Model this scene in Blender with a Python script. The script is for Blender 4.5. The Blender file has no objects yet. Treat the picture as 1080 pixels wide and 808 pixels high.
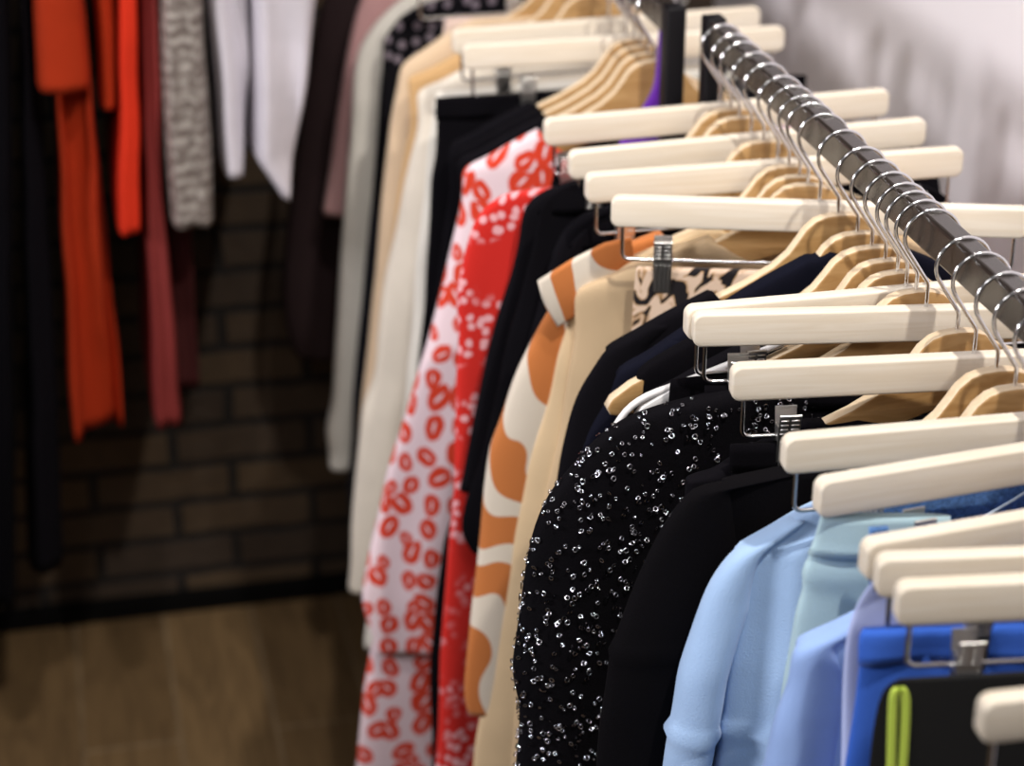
import bpy, bmesh, math, random
from mathutils import Vector, Matrix, noise

S = bpy.context.scene
COL = S.collection
PI = math.pi
ZR = 1.25                      # height of the clothes rail
# ------------------------------------------------------------------ camera
FPX, YAW, PIT = 2220.0, math.radians(12.6), math.radians(25.36)
CX, CY, CZ = -0.669, 0.0, ZR + 0.608
cd = bpy.data.cameras.new('camera')
cam = bpy.data.objects.new('camera', cd)
COL.objects.link(cam)
cam.location = (CX, CY, CZ)
cam.rotation_euler = (PI / 2 - PIT, 0, -YAW)
cd.sensor_width = 36.0
cd.lens = FPX / 1080 * 36
cd.clip_start = 0.05
cd.dof.use_dof = True
cd.dof.focus_distance = 1.69
cd.dof.aperture_fstop = 3.9
S.camera = cam
# ------------------------------------------------------------------ light, exposure
S.view_settings.view_transform = 'Standard'
S.view_settings.look = 'None'
S.view_settings.gamma = 1.0
S.view_settings.use_curve_mapping = False
S.view_settings.exposure = 0.30
w = bpy.data.worlds.new('shop_light')
S.world = w
w.use_nodes = True
w.node_tree.nodes['Background'].inputs[0].default_value = (1.0, 0.95, 0.92, 1)
w.node_tree.nodes['Background'].inputs[1].default_value = 0.08


def lamp(name, kind, loc, target, power, col, size=0.1, spot=60, blend=0.5):
    l = bpy.data.lights.new(name, kind)
    l.energy = power
    l.color = col
    if kind == 'SPOT':
        l.spot_size = math.radians(spot)
        l.spot_blend = blend
        l.shadow_soft_size = size
    else:
        l.shape = 'DISK'
        l.size = size
    o = bpy.data.objects.new(name, l)
    COL.objects.link(o)
    o.location = loc
    d = Vector(target) - Vector(loc)
    o.rotation_euler = d.to_track_quat('-Z', 'Y').to_euler()
    return o


lamp('ceiling_spot_key', 'SPOT', (0.12, 0.72, ZR + 1.75), (-0.02, 1.55, ZR - 0.1), 112, (1.0, 0.94, 0.86), 0.035, 75, 0.8)
lamp('ceiling_spot_far', 'SPOT', (-0.25, 1.35, ZR + 1.75), (-0.1, 2.35, ZR - 0.2), 58, (1.0, 0.94, 0.88), 0.05, 60, 0.8)
lamp('ceiling_spot_side', 'SPOT', (-3.6, 1.2, ZR + 1.10), (0.1, 1.9, ZR - 0.05), 375, (1.0, 0.96, 0.97), 0.40, 40, 0.7)
lamp('ceiling_panel', 'AREA', (-1.1, -0.2, ZR + 1.55), (-0.1, 1.5, ZR - 0.4), 9, (1.0, 0.95, 0.92), 0.7)
lamp('ceiling_spot_rear', 'SPOT', (-0.75, 1.55, ZR + 1.6), (-0.62, 2.7, ZR - 0.1), 7, (1.0, 0.93, 0.9), 0.05, 50, 0.9)

# ------------------------------------------------------------------ materials


def mat(name, col, rough=0.8, metal=0.0, sheen=0.0, spec=None, weave=0.0, wscale=900, var=0.0, vscale=14, aniso=None):
    m = bpy.data.materials.new(name)
    m.use_nodes = True
    nt = m.node_tree
    b = nt.nodes['Principled BSDF']
    b.inputs['Base Color'].default_value = (*col, 1)
    b.inputs['Roughness'].default_value = rough
    b.inputs['Metallic'].default_value = metal
    if spec is not None:
        b.inputs['Specular IOR Level'].default_value = spec
    if sheen:
        b.inputs['Sheen Weight'].default_value = sheen
        b.inputs['Sheen Roughness'].default_value = 0.5
    tc = nt.nodes.new('ShaderNodeTexCoord')
    if var:
        n = nt.nodes.new('ShaderNodeTexNoise')
        n.inputs['Scale'].default_value = vscale
        n.inputs['Detail'].default_value = 4
        mp = nt.nodes.new('ShaderNodeMapping')
        if aniso:
            mp.inputs['Scale'].default_value = aniso
        nt.links.new(tc.outputs['Object'], mp.inputs[0])
        nt.links.new(mp.outputs[0], n.inputs['Vector'])
        r = nt.nodes.new('ShaderNodeValToRGB')
        r.color_ramp.elements[0].position = 0.3
        r.color_ramp.elements[1].position = 0.7
        r.color_ramp.elements[0].color = (*[max(0, c * (1 - var)) for c in col], 1)
        r.color_ramp.elements[1].color = (*[min(1, c * (1 + var)) for c in col], 1)
        nt.links.new(n.outputs[0], r.inputs[0])
        nt.links.new(r.outputs[0], b.inputs['Base Color'])
    if weave:
        n = nt.nodes.new('ShaderNodeTexNoise')
        n.inputs['Scale'].default_value = wscale
        n.inputs['Detail'].default_value = 2
        bp = nt.nodes.new('ShaderNodeBump')
        bp.inputs['Strength'].default_value = weave
        bp.inputs['Distance'].default_value = 0.001
        nt.links.new(tc.outputs['Object'], n.inputs['Vector'])
        nt.links.new(n.outputs[0], bp.inputs['Height'])
        nt.links.new(bp.outputs[0], b.inputs['Normal'])
    return m


def fab(name, col, sheen=0.0, rough=0.85, var=0.06):
    return mat(name, col, rough, 0, sheen, 0.16, 0.35, 700, var, 18)


def blk(name, col, _=0):
    return mat(name, col, .95, 0, 0, .06, .35, 700, .06, 18)


class NT:
    """small node helper"""
    def __init__(s, m):
        s.t = m.node_tree
        s.b = s.t.nodes['Principled BSDF']

    def n(s, typ, **kw):
        nd = s.t.nodes.new(typ)
        for k, v in kw.items():
            if k.startswith('i_'):
                nd.inputs[k[2:]].default_value = v
            else:
                setattr(nd, k, v)
        return nd

    def l(s, a, b):
        s.t.links.new(a, b)

    def math(s, op, a, b=None, c=None):
        nd = s.n('ShaderNodeMath', operation=op)
        for i, v in enumerate((a, b, c)):
            if v is None:
                continue
            if isinstance(v, (int, float)):
                nd.inputs[i].default_value = v
            else:
                s.l(v, nd.inputs[i])
        return nd.outputs[0]

    def mix(s, f, a, b):
        nd = s.n('ShaderNodeMix', data_type='RGBA')
        if isinstance(f, (int, float)):
            nd.inputs[0].default_value = f
        else:
            s.l(f, nd.inputs[0])
        for i, v in ((6, a), (7, b)):
            if isinstance(v, tuple):
                nd.inputs[i].default_value = (*v, 1)
            else:
                s.l(v, nd.inputs[i])
        return nd.outputs[2]

    def sm(s, v, lo, hi):
        nd = s.n('ShaderNodeMapRange', interpolation_type='SMOOTHSTEP')
        s.l(v, nd.inputs[0])
        nd.inputs[1].default_value = lo
        nd.inputs[2].default_value = hi
        return nd.outputs[0]

    def cloth_vec(s, sx=1, sz=1, k=0.8):
        """object coordinates flattened so that a print runs around the cloth's edge"""
        tc = s.n('ShaderNodeTexCoord')
        sp = s.n('ShaderNodeSeparateXYZ')
        s.l(tc.outputs['Object'], sp.inputs[0])
        x = s.math('ADD', sp.outputs[0], s.math('MULTIPLY', sp.outputs[1], -k))
        cb = s.n('ShaderNodeCombineXYZ')
        s.l(s.math('MULTIPLY', x, sx), cb.inputs[0])
        s.l(s.math('MULTIPLY', sp.outputs[2], sz), cb.inputs[1])
        return cb.outputs[0]

    def warp(s, v, scale, amt):
        nz = s.n('ShaderNodeTexNoise', i_Scale=scale, i_Detail=1.0)
        s.l(v, nz.inputs['Vector'])
        a = s.n('ShaderNodeVectorMath', operation='SUBTRACT')
        s.l(nz.outputs['Color'], a.inputs[0])
        a.inputs[1].default_value = (.5, .5, .5)
        m = s.n('ShaderNodeVectorMath', operation='SCALE')
        s.l(a.outputs[0], m.inputs[0])
        m.inputs['Scale'].default_value = amt
        d = s.n('ShaderNodeVectorMath', operation='ADD')
        s.l(v, d.inputs[0])
        s.l(m.outputs[0], d.inputs[1])
        return d.outputs[0]


def lips_mat():
    m = fab('lips_print', (.8, .6, .66), 0.1, .7)
    k = NT(m)
    v = k.warp(k.cloth_vec(1.0, 1.0), 40, 0.009)
    vo = k.n('ShaderNodeTexVoronoi', voronoi_dimensions='2D', i_Scale=31.0, i_Randomness=0.72)
    k.l(v, vo.inputs['Vector'])
    df = k.n('ShaderNodeVectorMath', operation='SUBTRACT')
    k.l(v, df.inputs[0])
    k.l(vo.outputs['Position'], df.inputs[1])
    cs = k.n('ShaderNodeSeparateColor')
    k.l(vo.outputs['Color'], cs.inputs[0])
    ro = k.n('ShaderNodeVectorRotate', rotation_type='Z_AXIS')
    k.l(df.outputs[0], ro.inputs['Vector'])
    k.l(k.math('MULTIPLY', k.math('SUBTRACT', cs.outputs[0], .5), 2.2), ro.inputs['Angle'])
    sp = k.n('ShaderNodeSeparateXYZ')
    k.l(ro.outputs[0], sp.inputs[0])
    size = k.math('ADD', .62, k.math('MULTIPLY', cs.outputs[1], .55))
    lx = k.math('DIVIDE', sp.outputs[0], size)
    ly = k.math('DIVIDE', sp.outputs[1], size)

    def ell(a, b):
        return k.math('SQRT', k.math('ADD', k.math('POWER', k.math('ABSOLUTE', k.math('DIVIDE', lx, a)), 2.0), k.math('POWER', k.math('ABSOLUTE', k.math('DIVIDE', ly, b)), 2.0)))
    ring = k.math('MULTIPLY', k.math('SUBTRACT', 1.0, k.sm(ell(.0140, .0180), .84, 1.0)), k.sm(ell(.0021, .0080), .6, 1.2))
    col = k.mix(ring, (.80, .64, .70), (.66, .050, .020))
    k.l(col, k.b.inputs['Base Color'])
    return m


def floral_mat():
    m = fab('floral_print', (.6, .02, .02), 0.1, .7)
    k = NT(m)
    v = k.warp(k.cloth_vec(), 60, .006)
    vo = k.n('ShaderNodeTexVoronoi', voronoi_dimensions='2D', i_Scale=75.0, i_Randomness=0.9)
    k.l(v, vo.inputs['Vector'])
    nz = k.n('ShaderNodeTexNoise', i_Scale=11.0, i_Detail=1.0)
    k.l(v, nz.inputs['Vector'])
    fl = k.math('MULTIPLY', k.math('SUBTRACT', 1.0, k.sm(vo.outputs['Distance'], .26, .4)), k.sm(nz.outputs[0], .45, .54))
    col = k.mix(fl, (.62, .022, .016), (.82, .42, .46))
    k.l(col, k.b.inputs['Base Color'])
    return m


def rust_mat():
    m = fab('rust_swirl_print', (.7, .6, .5), 0.1, .75)
    k = NT(m)
    v = k.warp(k.cloth_vec(1.0, 0.62), 11, .07)
    wv = k.n('ShaderNodeTexWave', wave_type='BANDS', bands_direction='DIAGONAL', i_Scale=8.0, i_Distortion=6.5)
    wv.inputs['Detail'].default_value = 0.5
    wv.inputs['Detail Scale'].default_value = 1.2
    k.l(v, wv.inputs['Vector'])
    f = k.sm(wv.outputs['Fac'], .38, .43)
    col = k.mix(f, (.66, .59, .50), (.50, .165, .045))
    k.l(col, k.b.inputs['Base Color'])
    return m


def leopard_mat():
    m = fab('leopard_print', (.6, .45, .3), 0.1, .7)
    k = NT(m)
    ro = k.n('ShaderNodeVectorRotate', rotation_type='Z_AXIS')
    ro.inputs['Angle'].default_value = .55
    k.l(k.cloth_vec(1.0, 1.0), ro.inputs['Vector'])
    mp = k.n('ShaderNodeMapping')
    mp.inputs['Scale'].default_value = (1.0, .55, 1)
    k.l(ro.outputs[0], mp.inputs[0])
    nz = k.n('ShaderNodeTexNoise', noise_dimensions='2D', i_Scale=78.0, i_Detail=1.5, i_Distortion=.6)
    k.l(mp.outputs[0], nz.inputs['Vector'])
    col = k.mix(k.sm(nz.outputs[0], .47, .54), (.68, .52, .40), (.42, .25, .12))
    col = k.mix(k.sm(nz.outputs[0], .535, .56), col, (.010, .008, .010))
    k.l(col, k.b.inputs['Base Color'])
    return m


def silver_mat():
    m = fab('silver_sequin_cloth', (.4, .36, .33), 0, .5)
    k = NT(m)
    v = k.cloth_vec(1, 1)
    nz = k.n('ShaderNodeTexNoise', i_Scale=90.0, i_Detail=3.0)
    k.l(v, nz.inputs['Vector'])
    wv = k.n('ShaderNodeTexWave', wave_type='BANDS', bands_direction='Y', i_Scale=17.0, i_Distortion=4.0)
    k.l(v, wv.inputs['Vector'])
    f = k.math('MULTIPLY', k.sm(nz.outputs[0], .35, .7), k.math('ADD', k.math('MULTIPLY', wv.outputs['Fac'], .6), .4))
    col = k.mix(f, (.20, .165, .15), (.62, .58, .54))
    k.l(col, k.b.inputs['Base Color'])
    k.b.inputs['Metallic'].default_value = .3
    return m


DOTZ = .735


def dots_mat():
    m = fab('dotted_black', (.01, .01, .013))
    k = NT(m)
    vo = k.n('ShaderNodeTexVoronoi', voronoi_dimensions='2D', i_Scale=46.0, i_Randomness=0.6)
    k.l(k.cloth_vec(), vo.inputs['Vector'])
    f = k.math('SUBTRACT', 1.0, k.sm(vo.outputs['Distance'], .2, .3))
    tc = k.n('ShaderNodeTexCoord')
    sp = k.n('ShaderNodeSeparateXYZ')
    k.l(tc.outputs['Object'], sp.inputs[0])
    f = k.math('MULTIPLY', f, k.math('GREATER_THAN', sp.outputs[2], DOTZ))   # the print is on the yoke only
    k.l(k.mix(f, (.005, .0045, .007), (.30, .25, .30)), k.b.inputs['Base Color'])
    return m


def wood_mat(name, c1, c2, rough=.45, ax=(3, 60, 60)):
    m = mat(name, c1, rough, 0, 0, .4)
    k = NT(m)
    tc = k.n('ShaderNodeTexCoord')
    oi = k.n('ShaderNodeObjectInfo')
    ad = k.n('ShaderNodeVectorMath', operation='ADD')
    k.l(tc.outputs['Object'], ad.inputs[0])
    k.l(oi.outputs['Location'], ad.inputs[1])
    mp = k.n('ShaderNodeMapping')
    mp.inputs['Scale'].default_value = ax
    k.l(ad.outputs[0], mp.inputs[0])
    nz = k.n('ShaderNodeTexNoise', i_Scale=2.5, i_Detail=5.0, i_Distortion=1.2)
    k.l(mp.outputs[0], nz.inputs['Vector'])
    k.l(k.mix(k.sm(nz.outputs[0], .3, .7), c1, c2), k.b.inputs['Base Color'])
    return m


def brick_mat():
    m = mat('dark_brick', (.05, .035, .028), .85)
    k = NT(m)
    tc = k.n('ShaderNodeTexCoord')
    sp = k.n('ShaderNodeSeparateXYZ')
    k.l(tc.outputs['Object'], sp.inputs[0])
    cb = k.n('ShaderNodeCombineXYZ')
    k.l(sp.outputs[0], cb.inputs[0])
    k.l(sp.outputs[2], cb.inputs[1])
    v = k.warp(cb.outputs[0], 14, .012)
    br = k.n('ShaderNodeTexBrick', offset=.42, squash=1.0)
    br.inputs['Scale'].default_value = 1.0
    br.inputs['Brick Width'].default_value = .225
    br.inputs['Row Height'].default_value = .067
    br.inputs['Mortar Size'].default_value = .008
    br.inputs['Mortar Smooth'].default_value = .4
    br.inputs['Color1'].default_value = (.115, .072, .036, 1)
    br.inputs['Color2'].default_value = (.055, .036, .024, 1)
    br.inputs['Mortar'].default_value = (.008, .007, .007, 1)
    k.l(v, br.inputs['Vector'])
    nz = k.n('ShaderNodeTexNoise', i_Scale=40.0, i_Detail=5.0)
    k.l(cb.outputs[0], nz.inputs['Vector'])
    k.l(k.mix(k.math('MULTIPLY', nz.outputs[0], .55), br.outputs[0], (.02, .014, .012)), k.b.inputs['Base Color'])
    bp = k.n('ShaderNodeBump', i_Strength=1.0, i_Distance=.012)
    k.l(k.math('ADD', k.math('SUBTRACT', 1.0, br.outputs['Fac']), k.math('MULTIPLY', nz.outputs[0], .35)), bp.inputs['Height'])
    k.l(bp.outputs[0], k.b.inputs['Normal'])
    return m


def floor_mat():
    m = mat('wood_plank_floor', (.2, .13, .07), .5)
    k = NT(m)
    tc = k.n('ShaderNodeTexCoord')
    sp = k.n('ShaderNodeSeparateXYZ')
    k.l(tc.outputs['Object'], sp.inputs[0])
    cb = k.n('ShaderNodeCombineXYZ')
    k.l(sp.outputs[1], cb.inputs[0])
    k.l(sp.outputs[0], cb.inputs[1])
    br = k.n('ShaderNodeTexBrick', offset=.37)
    br.inputs['Scale'].default_value = 1.0
    br.inputs['Brick Width'].default_value = .9
    br.inputs['Row Height'].default_value = .145
    br.inputs['Mortar Size'].default_value = .004
    br.inputs['Mortar Smooth'].default_value = .5
    br.inputs['Color1'].default_value = (.23, .145, .068, 1)
    br.inputs['Color2'].default_value = (.17, .105, .048, 1)
    br.inputs['Mortar'].default_value = (.27, .19, .11, 1)
    k.l(cb.outputs[0], br.inputs['Vector'])
    mp = k.n('ShaderNodeMapping')
    mp.inputs['Scale'].default_value = (3, 24, 1)
    k.l(cb.outputs[0], mp.inputs[0])
    nz = k.n('ShaderNodeTexNoise', i_Scale=2.0, i_Detail=5.0, i_Distortion=1.5)
    k.l(mp.outputs[0], nz.inputs['Vector'])
    k.l(k.mix(k.math('MULTIPLY', k.sm(nz.outputs[0], .35, .7), .6), br.outputs[0], (.10, .06, .028)), k.b.inputs['Base Color'])
    return m


M = dict(
    pale=wood_mat('pale_maple', (.83, .755, .645), (.77, .68, .55), .5),
    tan=wood_mat('golden_beech', (.47, .285, .120), (.37, .205, .075), .45, (7, 60, 40)),
    lit_rim=wood_mat('beech_lit_rim', (.72, .58, .41), (.66, .51, .34), .5),
    chrome=mat('chrome', (.80, .80, .82), .16, 1),
    clipm=mat('clip_steel', (.74, .73, .72), .34, 1),
    rail=mat('bronze_tube', (.024, .018, .015), .27, 0, 0, 1.0),
    black_metal=mat('black_metal', (.004, .0035, .005), .5, 0, 0, .2),
    lips=lips_mat(), floral=floral_mat(), rust=rust_mat(), leopard=leopard_mat(),
    silver=silver_mat(), dots=dots_mat(), brick=brick_mat(), floor=floor_mat(),
    wall=mat('white_plaster', (.86, .82, .85), .9, 0, 0, .2, .15, 60),
    base=mat('dark_baseboard', (.003, .003, .003), .7, 0, 0, .1),
    black=blk('black_cloth', (.0032, .0028, .0042), .01),
    black2=blk('black_knit', (.0045, .0040, .0058), .015),
    navy=blk('navy_wool', (.0055, .006, .0125), .02),
    coat=blk('black_coat_cloth', (.0038, .0034, .0045), .015),
    sheer=blk('black_sheer', (.004, .0036, .005), .015),
    sequin=mat('black_sequin', (.50, .50, .56), .12, 1),
    cream=fab('cream_cloth', (.72, .66, .57), .1), ivory=fab('ivory_cloth', (.74, .71, .65), .1),
    white=fab('white_cloth', (.60, .57, .63)), beige=fab('beige_cloth', (.66, .50, .34), .1),
    sand=fab('sand_cloth', (.52, .385, .24), .05), tancl=fab('tan_cloth', (.60, .38, .18), .1),
    creamb=fab('oat_cloth', (.60, .45, .28), .05),
    taupe=fab('taupe_cloth', (.40, .31, .24), .1),
    pink=fab('dusty_pink', (.52, .30, .30), .1), blush=fab('blush_cloth', (.72, .56, .49), .1),
    plum=fab('plum_cloth', (.022, .012, .013)), rose=fab('brick_red_cloth', (.22, .032, .030)),
    maroon=fab('maroon_cloth', (.055, .012, .012)),
    orange=fab('burnt_orange', (.38, .030, .006)), orange2=fab('bright_orange', (.72, .036, .012)),
    sky=fab('light_blue_fleece', (.37, .54, .82), .25), sky2=fab('cornflower_fleece', (.30, .45, .82), .25),
    teal=fab('pale_teal', (.44, .62, .70), .1), lav=fab('periwinkle', (.50, .58, .92), .15),
    royal=fab('royal_blue', (.045, .15, .68), .1), denim=mat('denim', (.085, .19, .43), .85, 0, .1, .2, .6, 500, .35, 260),
    denim2=fab('mid_blue', (.05, .13, .42), .1), skyband=fab('pale_blue_band', (.25, .42, .80), .1),
    stitch=fab('pale_stitch', (.42, .50, .60)), neon=fab('neon_strap', (.62, .80, .12), 0, .5),
    purple=fab('purple_cloth', (.13, .02, .36), .2), whiteplastic=mat('white_plastic', (.82, .81, .82), .35),
    charcoal=fab('charcoal_cloth', (.012, .012, .0125), .02),
)

# ------------------------------------------------------------------ object helpers


def link(name, me, m, parent=None, smooth=True):
    if smooth:
        for p in me.polygons:
            p.use_smooth = True
    if m is not None:
        me.materials.append(m)
    o = bpy.data.objects.new(name, me)
    COL.objects.link(o)
    if parent is not None:
        o.parent = parent
    return o


def obj(name, bm, m, parent=None, smooth=True, recalc=True):
    if recalc:
        bmesh.ops.recalc_face_normals(bm, faces=bm.faces)
    me = bpy.data.meshes.new(name)
    bm.to_mesh(me)
    bm.free()
    return link(name, me, m, parent, smooth)


def tag(o, label=None, cat=None, group=None, kind=None):
    if label:
        o['label'] = label
    if cat:
        o['category'] = cat
    if group:
        o['group'] = group
    if kind:
        o['kind'] = kind
    return o


def empty(name, loc, rz, label, cat, group=None):
    o = bpy.data.objects.new(name, None)
    o.empty_display_size = .05
    COL.objects.link(o)
    o.location = loc
    o.rotation_euler = (0, 0, rz)
    return tag(o, label, cat, group)


def box(bm, c, s, bev=0.0, seg=2):
    r = bmesh.ops.create_cube(bm, size=1.0)
    for v in r['verts']:
        v.co = Vector((v.co.x * s[0] + c[0], v.co.y * s[1] + c[1], v.co.z * s[2] + c[2]))
    if bev:
        es = list({e for v in r['verts'] for e in v.link_edges})
        bmesh.ops.bevel(bm, geom=es, offset=bev, segments=seg, profile=.5, affect='EDGES')
    return bm


def tube(bm, pts, r, n=10, cap=True):
    pts = [Vector(p) for p in pts]
    rings = []
    up = Vector((0, 1, 0))
    for i, p in enumerate(pts):
        t = (pts[min(i + 1, len(pts) - 1)] - pts[max(i - 1, 0)]).normalized()
        if abs(t.dot(up)) > .95:
            up2 = Vector((1, 0, 0))
        else:
            up2 = up
        a = t.cross(up2).normalized()
        b = a.cross(t).normalized()
        rr = r[i] if isinstance(r, (list, tuple)) else r
        rings.append([bm.verts.new(p + a * math.cos(2 * PI * k / n) * rr + b * math.sin(2 * PI * k / n) * rr) for k in range(n)])
    for i in range(len(rings) - 1):
        for k in range(n):
            bm.faces.new((rings[i][k], rings[i][(k + 1) % n], rings[i + 1][(k + 1) % n], rings[i + 1][k]))
    if cap:
        bm.faces.new(rings[0][::-1])
        bm.faces.new(rings[-1])
    return bm


def fillet(pts, r, n=6):
    """round the corners of a polyline"""
    out = [Vector(pts[0])]
    for i in range(1, len(pts) - 1):
        p, a, b = Vector(pts[i]), Vector(pts[i - 1]), Vector(pts[i + 1])
        da, db = (a - p), (b - p)
        ra = min(r, da.length * .45)
        rb = min(r, db.length * .45)
        A, B = p + da.normalized() * ra, p + db.normalized() * rb
        for k in range(n + 1):
            t = k / n
            out.append(A * (1 - t) ** 2 + p * 2 * t * (1 - t) + B * t * t)
    out.append(Vector(pts[-1]))
    return out


def prism(bm, poly, y0, y1, bev=0.0, seg=2):
    """solid of an outline in the XZ plane"""
    a = [bm.verts.new((x, y0, z)) for x, z in poly]
    b = [bm.verts.new((x, y1, z)) for x, z in poly]
    n = len(poly)
    f1 = bm.faces.new(a)
    f2 = bm.faces.new(b[::-1])
    for i in range(n):
        bm.faces.new((a[i], b[i], b[(i + 1) % n], a[(i + 1) % n]))
    bmesh.ops.recalc_face_normals(bm, faces=bm.faces)
    if bev:
        es = list(f1.edges) + list(f2.edges)
        bmesh.ops.bevel(bm, geom=es, offset=bev, segments=seg, profile=.5, affect='EDGES')
    return bm


# --- from a measured point of the photograph to a place on a hanging plane (x along the hanger, z under the rail)
_fw = Vector((math.sin(YAW) * math.cos(PIT), math.cos(YAW) * math.cos(PIT), -math.sin(PIT)))
_r = Vector((math.cos(YAW), -math.sin(YAW), 0))
_u = _r.cross(_fw)


def at(px, py, Y, th=0.0, X0=0.0):
    d = _fw * FPX + _r * (px - 540) - _u * (py - 404)
    nrm = Vector((-math.sin(th), math.cos(th), 0))
    o = Vector((X0, Y, ZR))
    c = Vector((CX, CY, CZ))
    t = (o - c).dot(nrm) / d.dot(nrm)
    p = c + d * t - o
    return p.x * math.cos(th) + p.y * math.sin(th), p.z


# ------------------------------------------------------------------ the setting
bm = bmesh.new()
box(bm, (-1.3, 1.2, -.03), (4.2, 5.4, .06))
tag(obj('floor', bm, M['floor'], smooth=False), 'wood plank floor', None, None, 'structure')
WX = .345
bm = bmesh.new()
box(bm, (WX + .05, 1.2, 1.45), (.1, 5.4, 2.9))
tag(obj('wall_right', bm, M['wall'], smooth=False), 'white plaster wall behind the clothes rails', None, None, 'structure')
WY = 3.085
bm = bmesh.new()
box(bm, (-1.53, WY + .05, 1.45), (3.75, .1, 2.9))
tag(obj('wall_back', bm, M['brick'], smooth=False), 'dark brick wall at the far end', None, None, 'structure')
bm = bmesh.new()
box(bm, (-1.53, WY - .009, .018), (3.7, .018, .036), .003)
tag(obj('baseboard_back', bm, M['base'], smooth=False), 'low black baseboard under the brick wall', None, None, 'structure')

# ------------------------------------------------------------------ racks
FX = -.028                     # the far rail stands a little left of the near one


def rail_mesh(y0, y1, x=0):
    bm = bmesh.new()
    box(bm, (x, (y0 + y1) / 2, ZR), (.019, y1 - y0, .031), .003, 3)
    return bm


def rack(name, label, x, y0, y1, ends):
    root = empty(name, (x, (y0 + y1) / 2, 0), 0, label, 'clothes rack', 'clothes racks along the white wall')
    yc = (y0 + y1) / 2
    bm = rail_mesh(y0 - yc, y1 - yc)
    obj('rail', bm, M['rail'], root, False)
    for y in ends:
        bm = bmesh.new()
        s = .012 if y > yc else -.012
        box(bm, (0, y - yc + s, (ZR + .018) / 2 + .012), (.021, .024, ZR + .018 - .024), .002)
        obj('post', bm, M['black_metal'], root)
        bm = bmesh.new()
        box(bm, (0, y - yc + s, .012), (.40, .04, .024), .006)
        obj('foot', bm, M['black_metal'], root)
    return root


rack('clothes_rack', 'near bronze clothes rail on black posts, crowded with hangers and blue garments in front', 0, .50, 2.022, (.50, 2.022))
rack('clothes_rack', 'far bronze clothes rail continuing behind the two black posts', FX, 2.096, 3.0, (2.096, 3.0))

# ------------------------------------------------------------------ hangers
HR = .0222                     # hook ring radius
WR = .0017                     # wire radius


def hook_mesh(zt):
    """question-mark hook: shank, bend, ring over the rail"""
    c = -.0052
    pts = [(0, 0, zt - .01), (0, 0, zt + .002), (0, 0, -.047), (-.001, 0, -.044), (-.0060, 0, -.0365)]
    for a in range(212, -36, -8):
        pts.append((HR * math.cos(math.radians(a)), 0, c + HR * math.sin(math.radians(a))))
    bm = bmesh.new()
    tube(bm, pts, WR, 10)
    me = bpy.data.meshes.new('hook')
    bmesh.ops.recalc_face_normals(bm, faces=bm.faces)
    bm.to_mesh(me)
    bm.free()
    for p in me.polygons:
        p.use_smooth = True
    me.materials.append(M['chrome'])
    return me


HOOK_LOW = hook_mesh(-.062)
BZ = -.0804                    # height of the straight bar under the rail
ROD = BZ - .014 - .034


def bar_mesh():
    bm = bmesh.new()
    L, h = .19, .0145
    poly = []
    for sx, sz in ((1, 1), (-1, 1), (-1, -1), (1, -1)):
        cx, cz, rr = sx * (L - .008), BZ + sz * (h - .008), .008
        a0 = {(1, 1): 0, (-1, 1): 90, (-1, -1): 180, (1, -1): 270}[(sx, sz)]
        for k in range(0, 91, 15):
            a = math.radians(a0 + k)
            poly.append((cx + rr * math.cos(a), cz + rr * math.sin(a)))
    prism(bm, poly, -.0066, .0066, .0022, 3)
    return bm


def shaped_mesh():
    top = [(0, -.0600), (.012, -.0608), (.022, -.0640), (.031, -.0715), (.038, -.0820), (.046, -.0930), (.060, -.1050), (.085, -.1190), (.12, -.1340), (.16, -.1520), (.19, -.1680), (.205, -.1800), (.209, -.1880)]
    bot = [(.206, -.1950), (.196, -.1980), (.18, -.1930), (.15, -.1790), (.11, -.1620), (.07, -.1480), (.04, -.1350), (.02, -.1280), (0, -.1250)]
    half = top + bot
    poly = half + [(-x, z) for x, z in half[::-1] if x > 0]
    return poly


def mk(name, bm, m, smooth=True):
    bmesh.ops.recalc_face_normals(bm, faces=bm.faces)
    me = bpy.data.meshes.new(name)
    bm.to_mesh(me)
    bm.free()
    for p in me.polygons:
        p.use_smooth = smooth
    me.materials.append(m)
    if smooth:
        me.set_sharp_from_angle(angle=.9)
    return me


BAR = mk('bar', bar_mesh(), M['pale'])
bm = bmesh.new()
prism(bm, shaped_mesh(), -.0060, .0060, .0022, 2)
bm.normal_update()
SHAPED = mk('shoulder_bar', bm, M['tan'])
SHAPED.materials.append(M['lit_rim'])
for p in SHAPED.polygons:      # edge coloured paler than the faces, painting in the top light it catches
    if abs(p.normal.y) < .75:
        p.material_index = 1
bm = bmesh.new()
tube(bm, fillet([(-.179, 0, BZ - .012), (-.179, 0, ROD), (.179, 0, ROD), (.179, 0, BZ - .012)], .008), .0018, 10)
RODM = mk('clip_rod', bm, M['chrome'])


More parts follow.
